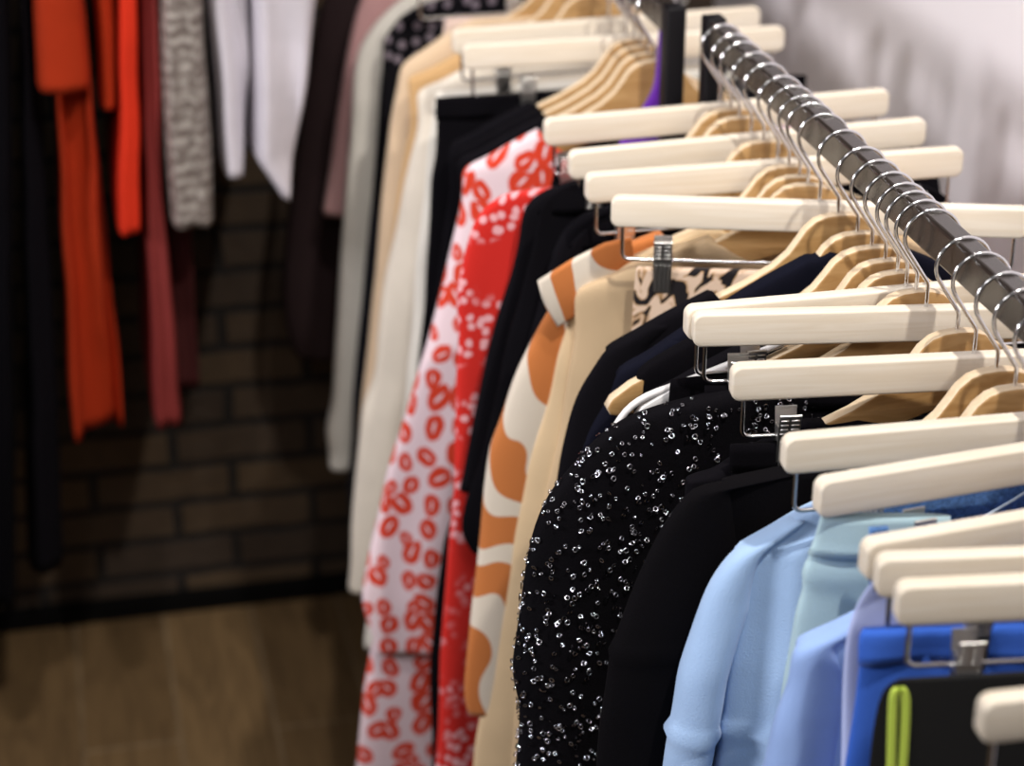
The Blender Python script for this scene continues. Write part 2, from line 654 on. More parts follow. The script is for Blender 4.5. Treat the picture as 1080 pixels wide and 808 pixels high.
def clip_mesh():
    bm = bmesh.new()
    w = .0085
    for s in (-1, 1):          # two sprung jaws, open at the top, pinched at the bottom
        prof = [(s * .0085, ROD + .020), (s * .0046, ROD + .004), (s * .0040, ROD - .006), (s * .0017, ROD - .032)]
        for (ya, za), (yb, zb) in zip(prof[:-1], prof[1:]):
            vs = []
            for x in (-w, w):
                for (y, z) in ((ya, za), (yb, zb)):
                    vs.append(bm.verts.new((x, y, z)))
                    vs.append(bm.verts.new((x, y + s * .0012, z)))
            q = vs
            for f in ((0, 1, 3, 2), (4, 6, 7, 5), (0, 4, 5, 1), (2, 3, 7, 6), (0, 2, 6, 4), (1, 5, 7, 3)):
                bm.faces.new([q[i] for i in f])
        # rolled top edge and pressed ribs
        tube(bm, [(-w, s * .0086, ROD + .020), (w, s * .0086, ROD + .020)], .0013, 8)
        for k in range(4):
            z = ROD + .016 - k * .0042
            y = s * (.0066 + .0012 - k * .0009)
            for x in (-.0042, .0042):
                box(bm, (x, y + s * .0008, z), (.0062, .0014, .0017), .0004, 1)
        for x in (-.006, -.002, .002, .006):
            tube(bm, [(x, s * .0056, ROD - .003), (x, s * .0032, ROD - .030)], .0009, 6)
    tube(bm, [(-w, 0, ROD), (w, 0, ROD)], .0042, 12)
    for x in (-w, w):
        box(bm, (x * .96, 0, ROD + .003), (.0012, .0095, .012))
    return bm


CLIP = mk('clip', clip_mesh(), M['clipm'])


def part(name, me, parent, loc=(0, 0, 0)):
    o = bpy.data.objects.new(name, me)
    COL.objects.link(o)
    o.parent = parent
    o.location = loc
    return o


def clip_hanger(Y, th, label, clips=(-.145, .145), X0=0.0):
    r = empty('clip_hanger', (X0, Y, ZR), th, label, 'hanger', 'pale wooden clip hangers on the rails')
    part('bar', BAR, r)
    part('hook', HOOK_LOW, r)
    part('clip_rod', RODM, r)
    for x in clips:
        part('clip', CLIP, r, (x, 0, 0))
    return r


def shaped_hanger(Y, label, th=0.0, X0=0.0, width=1.0):
    r = empty('wooden_hanger', (X0, Y, ZR), th, label, 'hanger', 'shaped wooden hangers on the rails')
    part('shoulder_bar', SHAPED, r).scale = (width, 1, 1)
    part('hook', HOOK_LOW, r)
    return r


R_ = math.radians
NEAR_CLIP = [
    (2.004, 2.9, 'pale wooden clip hanger just in front of the black posts', (-.165, .145)),
    (1.902, 3.3, 'pale wooden clip hanger behind the one with its left end beside the red floral top', (-.165, .145)),
    (1.822, -.7, 'pale wooden clip hanger holding the last black trousers before the rust swirl shirt', (-.150, .145)),
    (1.705, -17.2, 'pale wooden clip hanger swung round, holding the leopard print skirt', (-.141, .135)),
    (1.499, 0, 'pale wooden clip hanger tucked close behind another, right of the leopard skirt', (-.13, .14)),
    (1.456, -9.1, 'pale wooden clip hanger over the plain black skirt, foremost of a close pair', (-.150, .145)),
    (1.362, -6.4, 'pale wooden clip hanger with a ribbed chrome clip hanging over the black skirt', (-.143, .145)),
    (1.254, -1.9, 'pale wooden clip hanger holding the denim jeans', (-.12, .145)),
    (1.212, 5.7, 'pale wooden clip hanger holding the pale teal trousers', (-.108, .12)),
    (1.125, 5.6, 'pale wooden clip hanger holding the periwinkle skirt, hindmost of the front three', (-.13, .145)),
    (1.059, -8.4, 'pale wooden clip hanger holding the royal blue shorts, middle of the front three', (-.12, .145)),
    (1.027, -7.6, 'pale wooden clip hanger holding the black shorts with the neon strap', (-.140, .145)),
    (.915, -2.2, 'pale wooden clip hanger nearest the camera at the lower right corner', (-.10, .145)),
]
for Y, th, lab, cl in NEAR_CLIP:
    clip_hanger(Y, R_(th), lab, cl)
NEAR_SHAPED = [
    (1.968, 'shaped wooden hanger with its left arm bare over the red floral top', 0, 1.06),
    (1.940, 'shaped wooden hanger of the black blouse next to the red floral top'),
    (1.864, 'shaped wooden hanger of the black cardigan between two clip hangers'),
    (1.790, 'shaped wooden hanger of the rust swirl shirt', -7),
    (1.760, 'shaped wooden hanger of the cream blouse behind the leopard skirt', -12),
    (1.737, 'shaped wooden hanger of the sand blouse behind the leopard skirt', -15),
    (1.658, 'shaped wooden hanger with a long bare arm in front of the leopard skirt'),
    (1.611, 'shaped wooden hanger of the navy wool jacket'),
    (1.577, 'shaped wooden hanger with its left tip sticking out of a black jacket', 0, 1.12),
    (1.546, 'shaped wooden hanger in front of the one whose left tip sticks out'),
    (1.519, 'shaped wooden hanger behind the close pair of clip hangers'),
    (1.478, 'shaped wooden hanger of the black sequin top'),
    (1.395, 'shaped wooden hanger with a broad bare arm above the black skirt'),
    (1.322, 'shaped wooden hanger of the black coat beside the light blue sweatshirt'),
    (1.290, 'shaped wooden hanger of the large light blue sweatshirt'),
    (1.150, 'shaped wooden hanger of the small cornflower blue sweatshirt'),
]
for Y, lab, *more in NEAR_SHAPED:
    shaped_hanger(Y, lab, R_(more[0]) if more else 0.0, 0.0, more[1] if len(more) > 1 else 1.0)
FAR_SHAPED = [
    (2.150, 'shaped wooden hanger of the lips print dress'),
    (2.178, 'shaped wooden hanger of the first black top behind the lips print dress'),
    (2.206, 'shaped wooden hanger of the second black top behind the lips print dress'),
    (2.234, 'shaped wooden hanger of the third black top behind the lips print dress'),
    (2.430, 'shaped wooden hanger of the cream tunic'),
    (2.490, 'shaped wooden hanger of the tan slip'),
    (2.550, 'shaped wooden hanger of the beige blouse'),
    (2.680, 'shaped wooden hanger of the dotted black dress, its arm showing at the neck'),
    (2.750, 'shaped wooden hanger of the ivory shirt'),
    (2.830, 'shaped wooden hanger of the dusty pink blouse'),
    (2.930, 'shaped wooden hanger of the plum coat at the end of the far rail'),
]
for Y, lab in FAR_SHAPED:
    shaped_hanger(Y, lab, 0, FX)
clip_hanger(2.270, R_(-1), 'pale wooden clip hanger holding the black trousers on the far rail', (-.115, .145), FX)
clip_hanger(2.345, R_(3), 'pale wooden clip hanger holding the white trousers on the far rail', (-.13, .145), FX)
clip_hanger(2.610, R_(0), 'pale wooden clip hanger of the blush camisole on the far rail', (-.055, .10), FX)

# ------------------------------------------------------------------ garments


def resample(pts, step):
    out = [pts[0]]
    for a, b in zip(pts[:-1], pts[1:]):
        L = math.hypot(b[0] - a[0], b[1] - a[1])
        n = max(1, int(math.ceil(L / step)))
        for k in range(1, n + 1):
            t = k / n
            out.append((a[0] + (b[0] - a[0]) * t, a[1] + (b[1] - a[1]) * t))
    return out


def smooth_line(pts, it=2):
    for _ in range(it):
        q = [pts[0]]
        for i in range(1, len(pts) - 1):
            q.append(((pts[i - 1][0] + 2 * pts[i][0] + pts[i + 1][0]) / 4, (pts[i - 1][1] + 2 * pts[i][1] + pts[i + 1][1]) / 4))
        q.append(pts[-1])
        pts = q
    return pts


def loft(rows, seed=0, fold=(.006, 55.), exp=.75, n=56, neck=None, wob=.003, pleats=(), sag=0.0):
    """cloth body: rows of (z, x_left, x_right, y_centre, thickness); folds run down it and grow towards the hem"""
    rnd = random.Random(seed)
    ph = [rnd.uniform(0, 6.28) for _ in range(4)]
    fr = [fold[1] * f for f in (1.0, .57, 1.73, .31)]
    am = [1.0, .8, .35, .7]
    bm = bmesh.new()
    rings = []
    z0 = rows[0][0]
    H = max(.05, z0 - rows[-1][0])
    for (z, xl, xr, yc, t) in rows:
        d = (z0 - z)
        g = min(1.0, d / min(.30, H)) ** .8
        ring = []
        cx, hw = (xl + xr) / 2, (xr - xl) / 2
        for k in range(n):
            a = 2 * PI * k / n
            ca, sa = math.cos(a), math.sin(a)
            x = cx + hw * math.copysign(abs(ca) ** exp, ca)
            yy = t / 2 * math.copysign(abs(sa) ** exp, sa)
            u = (x - xl)
            f = sum(A * math.sin(w_ * u + p + 1.2 * z * w_ / 55 + .8 * math.sin(3 * z + p)) for A, w_, p in zip(am, fr, ph)) / 1.9
            nz = noise.noise(Vector((x * 9 + seed * 3.1, z * 6, sa * .6 + seed)))
            y = yc + yy + fold[0] * g * f + wob * nz * (.3 + .7 * g)
            for (u0, pa, pw) in pleats:
                y -= pa * g * math.exp(-((u - u0 + .25 * (u0 - .03) * d) / pw) ** 2)
            zz = z - sag * (x - xl)
            if neck:
                nx, nd = neck
                b = max(0.0, 1 - (x / nx) ** 2) if abs(x) < nx else 0.0
                zz = z - nd * b ** .8 * math.exp(-d / max(.12, nd * 1.3))
            xx = x + wob * .8 * noise.noise(Vector((z * 11, seed * 1.7, ca * .5))) * g
            ring.append(bm.verts.new((xx, y, zz)))
        rings.append(ring)
    for i in range(len(rings) - 1):
        for k in range(n):
            bm.faces.new((rings[i][k], rings[i][(k + 1) % n], rings[i + 1][(k + 1) % n], rings[i + 1][k]))
    # closing strips across top and hem
    for ring in (rings[0], rings[-1]):
        h = n // 2
        for k in range(1, h):
            pass
        for k in range(h - 1):
            a, b = ring[(n - k) % n], ring[k]
            c, e = ring[(n - k - 1) % n], ring[k + 1]
            vs = []
            for v in (a, b, e, c):
                if v not in vs:
                    vs.append(v)
            if len(vs) >= 3:
                bm.faces.new(vs)
        vs = [ring[h - 1], ring[h], ring[(n - h + 1) % n]]
        if len(set(vs)) == 3:
            try:
                bm.faces.new(vs)
            except ValueError:
                pass
    return bm


def line_from(px, Y, th, X0, hem=None, hang=False, hdx=0.0):
    pts = [at(x, y, Y, th, X0) for x, y in px]
    if hang:                   # the cloth lies over its hanger's arm
        pts = [(x, max(z, hanger_top(x - hdx) + .008)) for x, z in resample(pts, .009)]
        pts = [((min(x, hdx - .2165) if x > hdx - .2165 and x < hdx - .195 and -.205 < z < -.165 else x), z) for x, z in pts]
    if hem is not None and pts[-1][1] > hem:
        (xa, za), (xb, zb) = pts[-2], pts[-1]
        s = max(-.12, min(.12, (xb - xa) / min(-.01, (zb - za))))
        pts.append((xb + s * .5 * (hem - zb), hem))
    pts = smooth_line(resample(pts, .009), 6 if hang else 3)
    out = [pts[0]]
    for x, z in pts[1:]:
        if z < out[-1][1] - .0008:
            out.append((x, z))
        elif x < out[-1][0]:
            out.append((x, out[-1][1] - .0008))
    return out


HTOP = [(0, -.0600), (.012, -.0608), (.022, -.0640), (.031, -.0715), (.038, -.0820), (.046, -.0930), (.060, -.1050), (.085, -.1190), (.12, -.1340), (.16, -.1520), (.19, -.1680), (.205, -.1800), (.212, -.1880)]


def hanger_top(x):
    x = abs(x)
    for (xa, za), (xb, zb) in zip(HTOP[:-1], HTOP[1:]):
        if x <= xb:
            return za + (zb - za) * (x - xa) / (xb - xa)
    return -9


def garment(name, label, cat, Y, px, m, th=0.0, X0=0.0, hem=-.75, t=.030, t0=.019, fold=(.006, 55.), neck=None, seed=1,
            sleeve=None, xr=None, group='garments on the rails', ridge=None, part_name='body', band=None, yoff=0.0, root=None, hang=None, hdx=0.0, pleats=(), sag=0.0):
    """One hanging garment.  px: points down its left edge measured in the photo; the right side mirrors it (limited by the wall).
    sleeve=(shoulder_x, width, end_z, thickness); band=(height, material) is a waistband."""
    if hang is None:
        hang = neck is not None or name in ('coat', 'blouse', 'shirt', 'dress', 'slip', 'tunic')
    if hang:
        t0 = max(t0, .0205)
        t = max(t, t0)
    line = line_from(px, Y, th, X0, hem, hang and hang != 'loose', hdx)
    lim = WX - .035 - X0
    zb = line[-1][1]
    if root is None:
        root = empty(name, (X0, Y, ZR + zb), th, label, cat, group)
    off = zb

    def rr(x, z):
        if xr is not None:
            return xr if not callable(xr) else xr(x, z)
        return min(lim, max(-x, .02))
    rows = []
    z0 = line[0][1]
    for (x, z) in line:
        d = z0 - z
        tt = t0 + (t - t0) * min(1, d / .15)
        xl = x
        if sleeve:
            xl = max(x, sleeve[0] - .04 * max(0, d - .06))
        if ridge:
            for (zr_, am, wd) in ridge:
                e = am * math.exp(-((z - zr_) / wd) ** 2)
                tt += e
                xl -= e * .6
        rows.append((z - off, xl, rr(xl, z), yoff, tt))
    nk = neck
    bmx = loft(rows, seed, fold, .42 if hang else .7, 64, nk, .003 if not hang else .0022, pleats, sag)
    body = obj(part_name, bmx, m, root)
    if band:
        br = [(z, xl - .0016, xr_ + .0016, yc, tt + .004) for (z, xl, xr_, yc, tt) in rows if rows[0][0] - z < band[0]]
        br = [(z + .001, a, b, c, d) for z, a, b, c, d in br]
        if len(br) > 2:
            obj('waistband', loft(br, seed, fold, .70, 60, None, .003, (), sag), band[1], root)
    if sleeve:
        sx, sw, sz, st = sleeve[:4]
        sr = []
        pts = [(x, z) for x, z in line if x < sx + .045 and z > sz]
        if len(pts) > 4:
            zs = pts[0][1]
            for (x, z) in pts:
                d = zs - z
                wd = sw * min(1, .22 + (d / .10) ** .7)
                tt = st * min(1, .45 + d / .12 * .55)
                x2, e = x, 0
                if ridge:
                    for (zr_, am, wd_) in ridge:
                        e += am * math.exp(-((z - zr_) / wd_) ** 2)
                sr.append((z - off, x - .001 - e * .7, x + wd + e * .5, yoff - .004, tt + e))
            obj('sleeve', loft(sr, seed + 7, (fold[0] * .6, fold[1] * 1.3), .85, 36), m, root)
            mr = [(z, min(lim - .04, -b), min(lim, -a), yc, tt) for (z, a, b, yc, tt) in sr]
            obj('sleeve', loft(mr, seed + 9, (fold[0] * .6, fold[1] * 1.3), .85, 36), m, root)
    root['_rows'] = 0
    del root['_rows']
    return root, body, rows, off


def T(x0, y0, *rest):
    pts = [(x0, y0)]
    for i in range(0, len(rest), 2):
        pts.append((rest[i], rest[i + 1]))
    return pts


# ---- far rail, from its far end towards the posts
garment('coat', 'long dark plum coat at the far end of the far rail', 'coat', 2.93,
        T(420, -60, 372, -45, 352, -22, 340, 0, 331, 50, 322, 95, 312, 170, 303, 240, 298, 300, 300, 345, 309, 372), M['plum'], X0=FX, hem=None, t=.07, fold=(.008, 45.), seed=3)
garment('blouse', 'dusty pink blouse on the far rail between the plum coat and the ivory shirt', 'blouse', 2.83,
        T(440, -50, 405, -35, 388, -15, 376, 14, 366, 62, 356, 125, 347, 195, 342, 226), M['pink'], X0=FX, hem=None, t=.045, fold=(.006, 70.), seed=4)
garment('shirt', 'ivory shirt hanging long between the dusty pink blouse and the dotted black dress', 'shirt', 2.75,
        T(452, -14, 420, 0, 395, 28, 380, 47, 373, 75, 369, 150, 365, 200, 360, 250, 357, 300, 353, 375, 350, 425, 342, 456, 347, 472, 347, 490), M['ivory'], X0=FX, hem=None, t=.05, fold=(.007, 65.), seed=5)
garment('dress', 'black dress with grey dots at the neck on the far rail', 'dress', 2.68,
        T(480, -4, 450, 2, 420, 18, 408, 45, 404, 75, 402, 87, 398, 150, 394, 200, 386, 275, 378, 350, 373, 412, 370, 475, 366, 510, 370, 560, 372, 580), M['dots'], X0=FX, hem=None, t=.04, seed=6)
garment('camisole', 'blush camisole clipped up on the far rail', 'camisole', 2.61,
        T(470, 20, 468, 31, 462, 60, 455, 80, 446, 130, 440, 200), M['blush'], X0=FX, t0=.0035, hem=-.5, t=.028, seed=8)
garment('blouse', 'pale beige blouse hanging long on the far rail next to the dotted black dress', 'blouse', 2.55,
        T(500, 20, 475, 32, 455, 48, 434, 62, 423, 78, 418, 100, 412, 130, 405, 200, 397, 300, 388, 375, 381, 430, 376, 500, 371, 550), M['beige'], X0=FX, hem=None, t=.04, seed=9)
garment('slip', 'tan slip showing as a narrow stripe between the beige blouse and the cream tunic', 'dress', 2.49,
        T(500, 55, 470, 75, 446, 102, 436, 130, 428, 160, 421, 200, 412, 270, 402, 350, 395, 430, 386, 500, 380, 560), M['tancl'], X0=FX, hem=-.75, t=.035, seed=10)
garment('tunic', 'cream tunic with a stepped hem on the far rail beside the white trousers', 'tunic', 2.43,
        T(500, 75, 470, 98, 448, 122, 438, 150, 426, 200, 418, 250, 406, 300, 400, 350, 397, 400, 384, 430, 377, 500, 371, 550, 370, 600, 367, 620), M['cream'], X0=FX, hem=None, t=.045, fold=(.008, 60.), seed=11)
garment('trousers', 'white trousers on the far rail hanging lower than the cream tunic', 'trousers', 2.345,
        T(462, 98, 458, 112, 452, 150, 448, 200, 440, 270, 434, 350, 428, 430, 415, 500, 400, 560, 390, 620, 384, 682), M['ivory'], th=R_(3), X0=FX, t0=.0035, hem=None, t=.04, seed=12, band=(.03, M['ivory']))
garment('trousers', 'black trousers clipped at the waist on the far rail beside the white trousers', 'trousers', 2.270,
        T(461, 104, 461, 120, 460, 165, 455, 185, 452, 250, 447, 320, 440, 380, 437, 430, 425, 500, 418, 600), M['black'], th=R_(-1), X0=FX, t0=.0035, hem=-.95, t=.034, seed=13, band=(.03, M['black']))
for i, (Y, px, lab) in enumerate((
    (2.234, T(590, 118, 555, 138, 515, 152, 492, 166, 478, 185, 470, 230, 462, 300, 448, 380, 438, 440, 420, 520), 'third black top behind the lips print dress, hindmost of the three'),
    (2.206, T(600, 126, 566, 146, 530, 160, 505, 175, 490, 196, 480, 240, 470, 300, 455, 380, 444, 440, 428, 520), 'second black top behind the lips print dress, middle of the three'),
    (2.178, T(612, 134, 578, 150, 542, 166, 516, 182, 499, 202, 488, 245, 476, 310, 462, 380, 448, 440, 432, 520), 'first black top directly behind the lips print dress'))):
    garment('black_top', lab, 'top', Y, px, (M['black2'], M['black'], M['black2'])[i], X0=FX, hem=-.62, t=.024, t0=.016, fold=(.003, 50.), neck=(.12, .05), seed=20 + i, sleeve=(-.212, .075, -.55, .02))
# lips dress: bodice with flared sleeve, skirt below
g, b, rows, off = garment('dress', 'white dress with red lips print and a flared sleeve on the far rail', 'dress', 2.150,
        T(607, 152, 600, 153, 570, 157, 538, 168, 508, 187, 489, 210, 479, 250, 466, 310, 450, 370, 432, 430, 412, 490, 401, 540, 391, 580, 385, 610, 381, 638, 388, 655, 394, 672, 398, 690), M['lips'], X0=FX, hem=None, t=.030, fold=(.006, 60.), neck=(.13, .09), seed=31, part_name='bodice')
sk = line_from(T(402, 640, 399, 665, 391, 695, 385, 730, 381, 770, 378, 808), 2.150, 0, FX, -.98)
obj('skirt', loft([(z - off, x, min(-x, .30), .012, .03) for x, z in sk], 33, (.006, 50.), .8, 60), M['lips'], g)
# ---- purple cloth behind the posts
garment('scarf', 'purple scarf hanging behind the left black post', 'scarf', 2.1275,
        T(696, 30, 694, 60, 690, 95, 672, 122, 655, 148, 640, 180), M['purple'], X0=FX, hem=-.35, t=.014, t0=.014, fold=(.001, 50.), seed=35, xr=lambda x, z: .004 if z > -.09 else .02)
# ---- near rail, from the posts towards the camera
garment('trousers', 'black trousers showing as a dark sliver between the lips dress and the red floral top', 'trousers', 2.004,
        T(588, 176, 570, 250, 545, 330, 515, 420, 490, 520, 470, 570, 460, 630, 455, 700, 455, 808), M['black'], th=R_(2.9), t0=.0035, hem=-.9, t=.026, xr=.12, seed=36, band=(.03, M['black']))
garment('floral_top', 'red top scattered with pale pink flowers, hanging long beside the lips dress', 'top', 1.968,
        T(549, 202, 534, 203, 516, 214, 500, 232, 490, 265, 481, 307, 484, 360, 480, 415, 480, 505, 472, 570, 468, 626, 463, 703, 461, 780, 460, 808), M['floral'], hem=-.95, t=.028, fold=(.005, 60.), seed=37, xr=.16)
garment('blouse', 'black blouse directly in front of the red floral top', 'blouse', 1.940,
        T(640, 186, 600, 192, 568, 204, 552, 217, 547, 262, 537, 300, 526, 330, 515, 370, 509, 400, 502, 437, 493, 487, 486, 517), M['black2'], hem=None, t=.022, t0=.017, fold=(.003, 60.), neck=(.12, .05), seed=38)
garment('trousers', 'black trousers hanging from the clip hanger beside the red floral top', 'trousers', 1.902,
        T(602, 196, 572, 212, 562, 262, 550, 310, 536, 360, 524, 420, 512, 470, 500, 510, 494, 524, 487, 555, 491, 572, 500, 584), M['black'], th=R_(3.3), t0=.0035, hem=None, t=.026, xr=.12, seed=39, band=(.03, M['black']))
garment('cardigan', 'black cardigan with soft shoulder in the middle of the dark group', 'cardigan', 1.864,
        T(660, 214, 625, 222, 598, 236, 585, 262, 572, 310, 560, 350, 548, 400, 535, 460, 522, 520, 514, 570), M['black2'], hem=-.62, t=.024, t0=.017, fold=(.003, 60.), neck=(.12, .05), seed=40, sleeve=(-.212, .07, -.6, .022))
garment('trousers', 'black trousers directly behind the rust swirl shirt', 'trousers', 1.822,
        T(634, 238, 606, 262, 596, 290, 584, 330, 574, 380, 560, 420, 545, 470, 530, 520), M['black'], th=R_(-.7), t0=.0035, hem=-.9, t=.014, yoff=.012, xr=.12, seed=41, band=(.03, M['black']))
g, b, rows, off = garment('shirt', 'rust and white swirl print shirt with an open collar', 'shirt', 1.790,
        T(690, 246, 650, 262, 622, 280, 596, 304, 580, 326, 566, 350, 553, 375, 541, 400, 526, 450, 517, 468, 510, 520, 503, 600, 497, 650, 491, 700, 488, 735, 494, 752), M['rust'], th=R_(-7), hem=None, t=.026, fold=(.004, 50.), neck=(.12, .05), seed=42)
cp = [at(x, y, 1.773, R_(-7)) for x, y in ((668, 250), (640, 256), (604, 274), (569, 296), (573, 312), (578, 324), (590, 344), (606, 334), (640, 306), (672, 280))]
bmc = bmesh.new()
prism(bmc, [(x, z - off) for x, z in cp], -.022, -.013, .003, 2)
obj('collar', bmc, M['rust'], g)
garment('blouse', 'cream blouse directly in front of the rust swirl shirt, gathered at the neck', 'blouse', 1.760,
        T(742, 250, 712, 262, 690, 276, 667, 292, 635, 311, 610, 331, 593, 355, 586, 380, 580, 415, 572, 442, 557, 482, 550, 520, 540, 562, 535, 600, 520, 677, 510, 734, 502, 780, 499, 812), M['creamb'], th=R_(-12), hem=-.80, t=.020, t0=.016, fold=(.003, 70.), neck=(.07, .02), seed=43)
garment('blouse', 'sand coloured blouse between the cream blouse and the leopard skirt', 'blouse', 1.737,
        T(760, 275, 730, 285, 700, 292, 667, 308, 636, 326, 608, 351, 601, 377, 595, 420, 589, 460, 580, 500, 570, 540, 562, 600, 552, 660, 544, 740, 538, 808), M['sand'], th=R_(-15), hem=-.80, t=.018, t0=.015, fold=(.003, 70.), neck=(.09, .04), seed=44)
garment('skirt', 'leopard print skirt clipped on the hanger that is swung round', 'skirt', 1.705,
        T(671, 281, 670, 292, 668, 315, 666, 350, 664, 420, 660, 520), M['leopard'], th=R_(-17.2), t0=.0035, hem=-.55, t=.014, fold=(.002, 50.), seed=45)
garment('jacket', 'long black jacket next to the sand blouse, below a bare hanger arm', 'jacket', 1.658,
        T(752, 317, 720, 331, 694, 343, 667, 354, 642, 371, 622, 391, 607, 418, 597, 455, 587, 500, 582, 560, 570, 640, 560, 720), M['black2'], hem=-.72, t=.022, t0=.017, fold=(.003, 40.), neck=(.115, .05), seed=47, sleeve=(-.212, .075, -.62, .024))
garment('jacket', 'navy wool jacket showing between the bare hanger necks, second in the dark jackets', 'jacket', 1.611,
        T(872, 272, 844, 274, 838, 276, 788, 304, 766, 318, 735, 338, 705, 356, 682, 376, 660, 394, 646, 411, 635, 431, 622, 449, 614, 475, 604, 520, 592, 580), M['navy'], hem=-.72, t=.022, t0=.018, fold=(.003, 40.), neck=(.045, .02), seed=48, sleeve=(-.212, .07, -.62, .022))
garment('jacket', 'black jacket slipping off the left tip of a wooden hanger', 'jacket', 1.577,
        T(812, 316, 800, 322, 762, 339, 722, 361, 695, 376, 675, 388, 670, 398, 669, 434, 664, 470, 656, 520), M['black'], hem=-.70, t=.020, t0=.017, fold=(.003, 40.), neck=(.11, .04), seed=49, hang='loose')
garment('black_top', 'black top on the hanger between the tip hanger and the close pair of clip hangers', 'top', 1.546,
        T(830, 352, 790, 372, 750, 390, 715, 408, 690, 426, 678, 446, 672, 500), M['black2'], hem=-.60, t=.018, t0=.016, fold=(.002, 40.), neck=(.11, .04), seed=52)
# white plastic hanger with a black strappy top
r = empty('plastic_hanger', (0, 1.519, ZR), 0, 'thin white plastic hanger curving out beside the black strap', 'hanger')
pts = [at(x, y, 1.519) for x, y in ((648, 452), (655, 440), (665, 428), (682, 417), (705, 409), (740, 396), (790, 376), (830, 360))]
bm = bmesh.new()
tube(bm, [(x, 0, z) for x, z in smooth_line(resample(pts, .01), 2)], .0032, 8)
obj('arm', bm, M['whiteplastic'], r)
bm = bmesh.new()
pp = [at(x, y, 1.519) for x, y in ((668, 440), (676, 428), (704, 411), (745, 394), (764, 386), (764, 392), (748, 402), (706, 424), (684, 437))]
prism(bm, pp, -.004, .004, .001)
obj('shoulder_pad', bm, M['whiteplastic'], r)
garment('strappy_top', 'black strappy top folded over its hanger behind the sequin top', 'top', 1.499,
        T(707, 400, 706, 410, 704, 440, 700, 480, 694, 540), M['black'], t0=.0035, hem=-.5, t=.018, fold=(.002, 40.), seed=50, band=(.012, M['black2']))
g, b, rows, off = garment('sequin_top', 'black sheer top with puffed sleeve covered in shiny ring sequins', 'top', 1.478,
        T(850, 392, 800, 402, 760, 414, 728, 422, 690, 431, 664, 441, 640, 455, 620, 475, 600, 500, 585, 516, 572, 540, 561, 575, 556, 605, 551, 640, 546, 680, 541, 708, 541, 724, 549, 737, 549, 770, 546, 808), M['sheer'], hem=-.72, t=.034, t0=.018, fold=(.006, 45.), neck=(.11, .03), seed=51)
# sequins scattered over the sheer cloth
rnd = random.Random(5)
bm = bmesh.new()
polys = [p for p in b.data.polygons if p.normal.y < .25 and p.center.x < .06]
areas = [p.area for p in polys]
cloth = b.data
for p in rnd.choices(polys, areas, k=3600):
    vs = [cloth.vertices[i].co for i in p.vertices]
    a, c2 = rnd.random(), rnd.random()
    if len(vs) == 4:
        q = (vs[0] * (1 - a) + vs[1] * a) * (1 - c2) + (vs[3] * (1 - a) + vs[2] * a) * c2
    else:
        q = p.center.copy()
    nrm = (p.normal + Vector((rnd.gauss(0, .5), rnd.gauss(0, .5), rnd.gauss(0, .5) + .25))).normalized()
    ax = nrm.orthogonal().normalized()
    ay = nrm.cross(ax)
    ro, ri = rnd.triangular(.0012, .0030, .0022), 0
    ri = ro * .52
    q = q + p.normal * .0014
    o1, i1, h1 = [], [], []
    for k in range(9):
        an = 2 * PI * k / 9
        dv = ax * math.cos(an) + ay * math.sin(an)
        o1.append(bm.verts.new(q + dv * ro))
        h1.append(bm.verts.new(q + dv * (ro + ri) / 2 + nrm * .0005))
        i1.append(bm.verts.new(q + dv * ri))
    for k in range(9):
        j = (k + 1) % 9
        bm.faces.new((o1[k], o1[j], h1[j], h1[k]))
        bm.faces.new((h1[k], h1[j], i1[j], i1[k]))
tag(obj('sequins', bm, M['sequin'], g, True, False), 'shiny dark ring sequins', None, None, 'stuff')
garment('skirt', 'plain black skirt hanging just in front of the sequin top', 'skirt', 1.456,
        T(745, 408, 744, 425, 742, 470, 738, 520, 730, 580, 722, 640), M['black'], th=R_(-9.1), t0=.0035, hem=-.65, t=.02, fold=(.003, 40.), seed=53, band=(.03, M['black']))
garment('black_top', 'black velvet top under the broad bare hanger arm', 'top', 1.395,
        T(900, 440, 860, 452, 810, 466, 780, 478, 760, 492, 750, 520, 742, 560, 735, 640), M['black2'], hem=-.65, t=.024, t0=.018, fold=(.003, 45.), neck=(.12, .03), seed=54)
garment('skirt', 'black skirt held by the ribbed chrome clip in front of the velvet top', 'skirt', 1.362,
        T(772, 470, 772, 490, 770, 540, 764, 600, 756, 660), M['black'], th=R_(-6.4), t0=.0035, hem=-.65, t=.02, fold=(.003, 40.), seed=55, band=(.03, M['black']))
zc = at(644, 683, 1.322)[1]
garment('coat', 'black coat with a seamed sleeve between the sequin top and the light blue sweatshirt', 'coat', 1.322,
        T(880, 484, 820, 490, 780, 494, 757, 500, 736, 508, 720, 522, 706, 542, 692, 566, 670, 615, 652, 665, 644, 684, 641, 713, 634, 756, 629, 808), M['coat'], hem=-.80, t=.030, t0=.018, fold=(.004, 40.), neck=(.12, .05), seed=56, sleeve=(-.212, .075, -.75, .032), ridge=[(zc, .004, .006)])
zc = at(705, 770, 1.285)[1]
zc2 = at(714, 712, 1.285)[1]
garment('sweatshirt', 'large light blue sweatshirt with a ribbed ring round its sleeve', 'sweatshirt', 1.285,
        T(940, 505, 900, 518, 860, 531, 835, 543, 810, 561, 788, 571, 769, 586, 748, 612, 738, 643, 727, 677, 716, 710, 712, 744, 706, 770, 703, 790, 700, 808), M['sky'], hem=-.72, t=.034, t0=.020, fold=(.006, 60.), pleats=((.045, .030, .015), (.105, .020, .018), (.17, .02, .02)), neck=(.12, .05), seed=58, sleeve=(-.212, .036, -.70, .036), ridge=[(zc, .006, .004)])
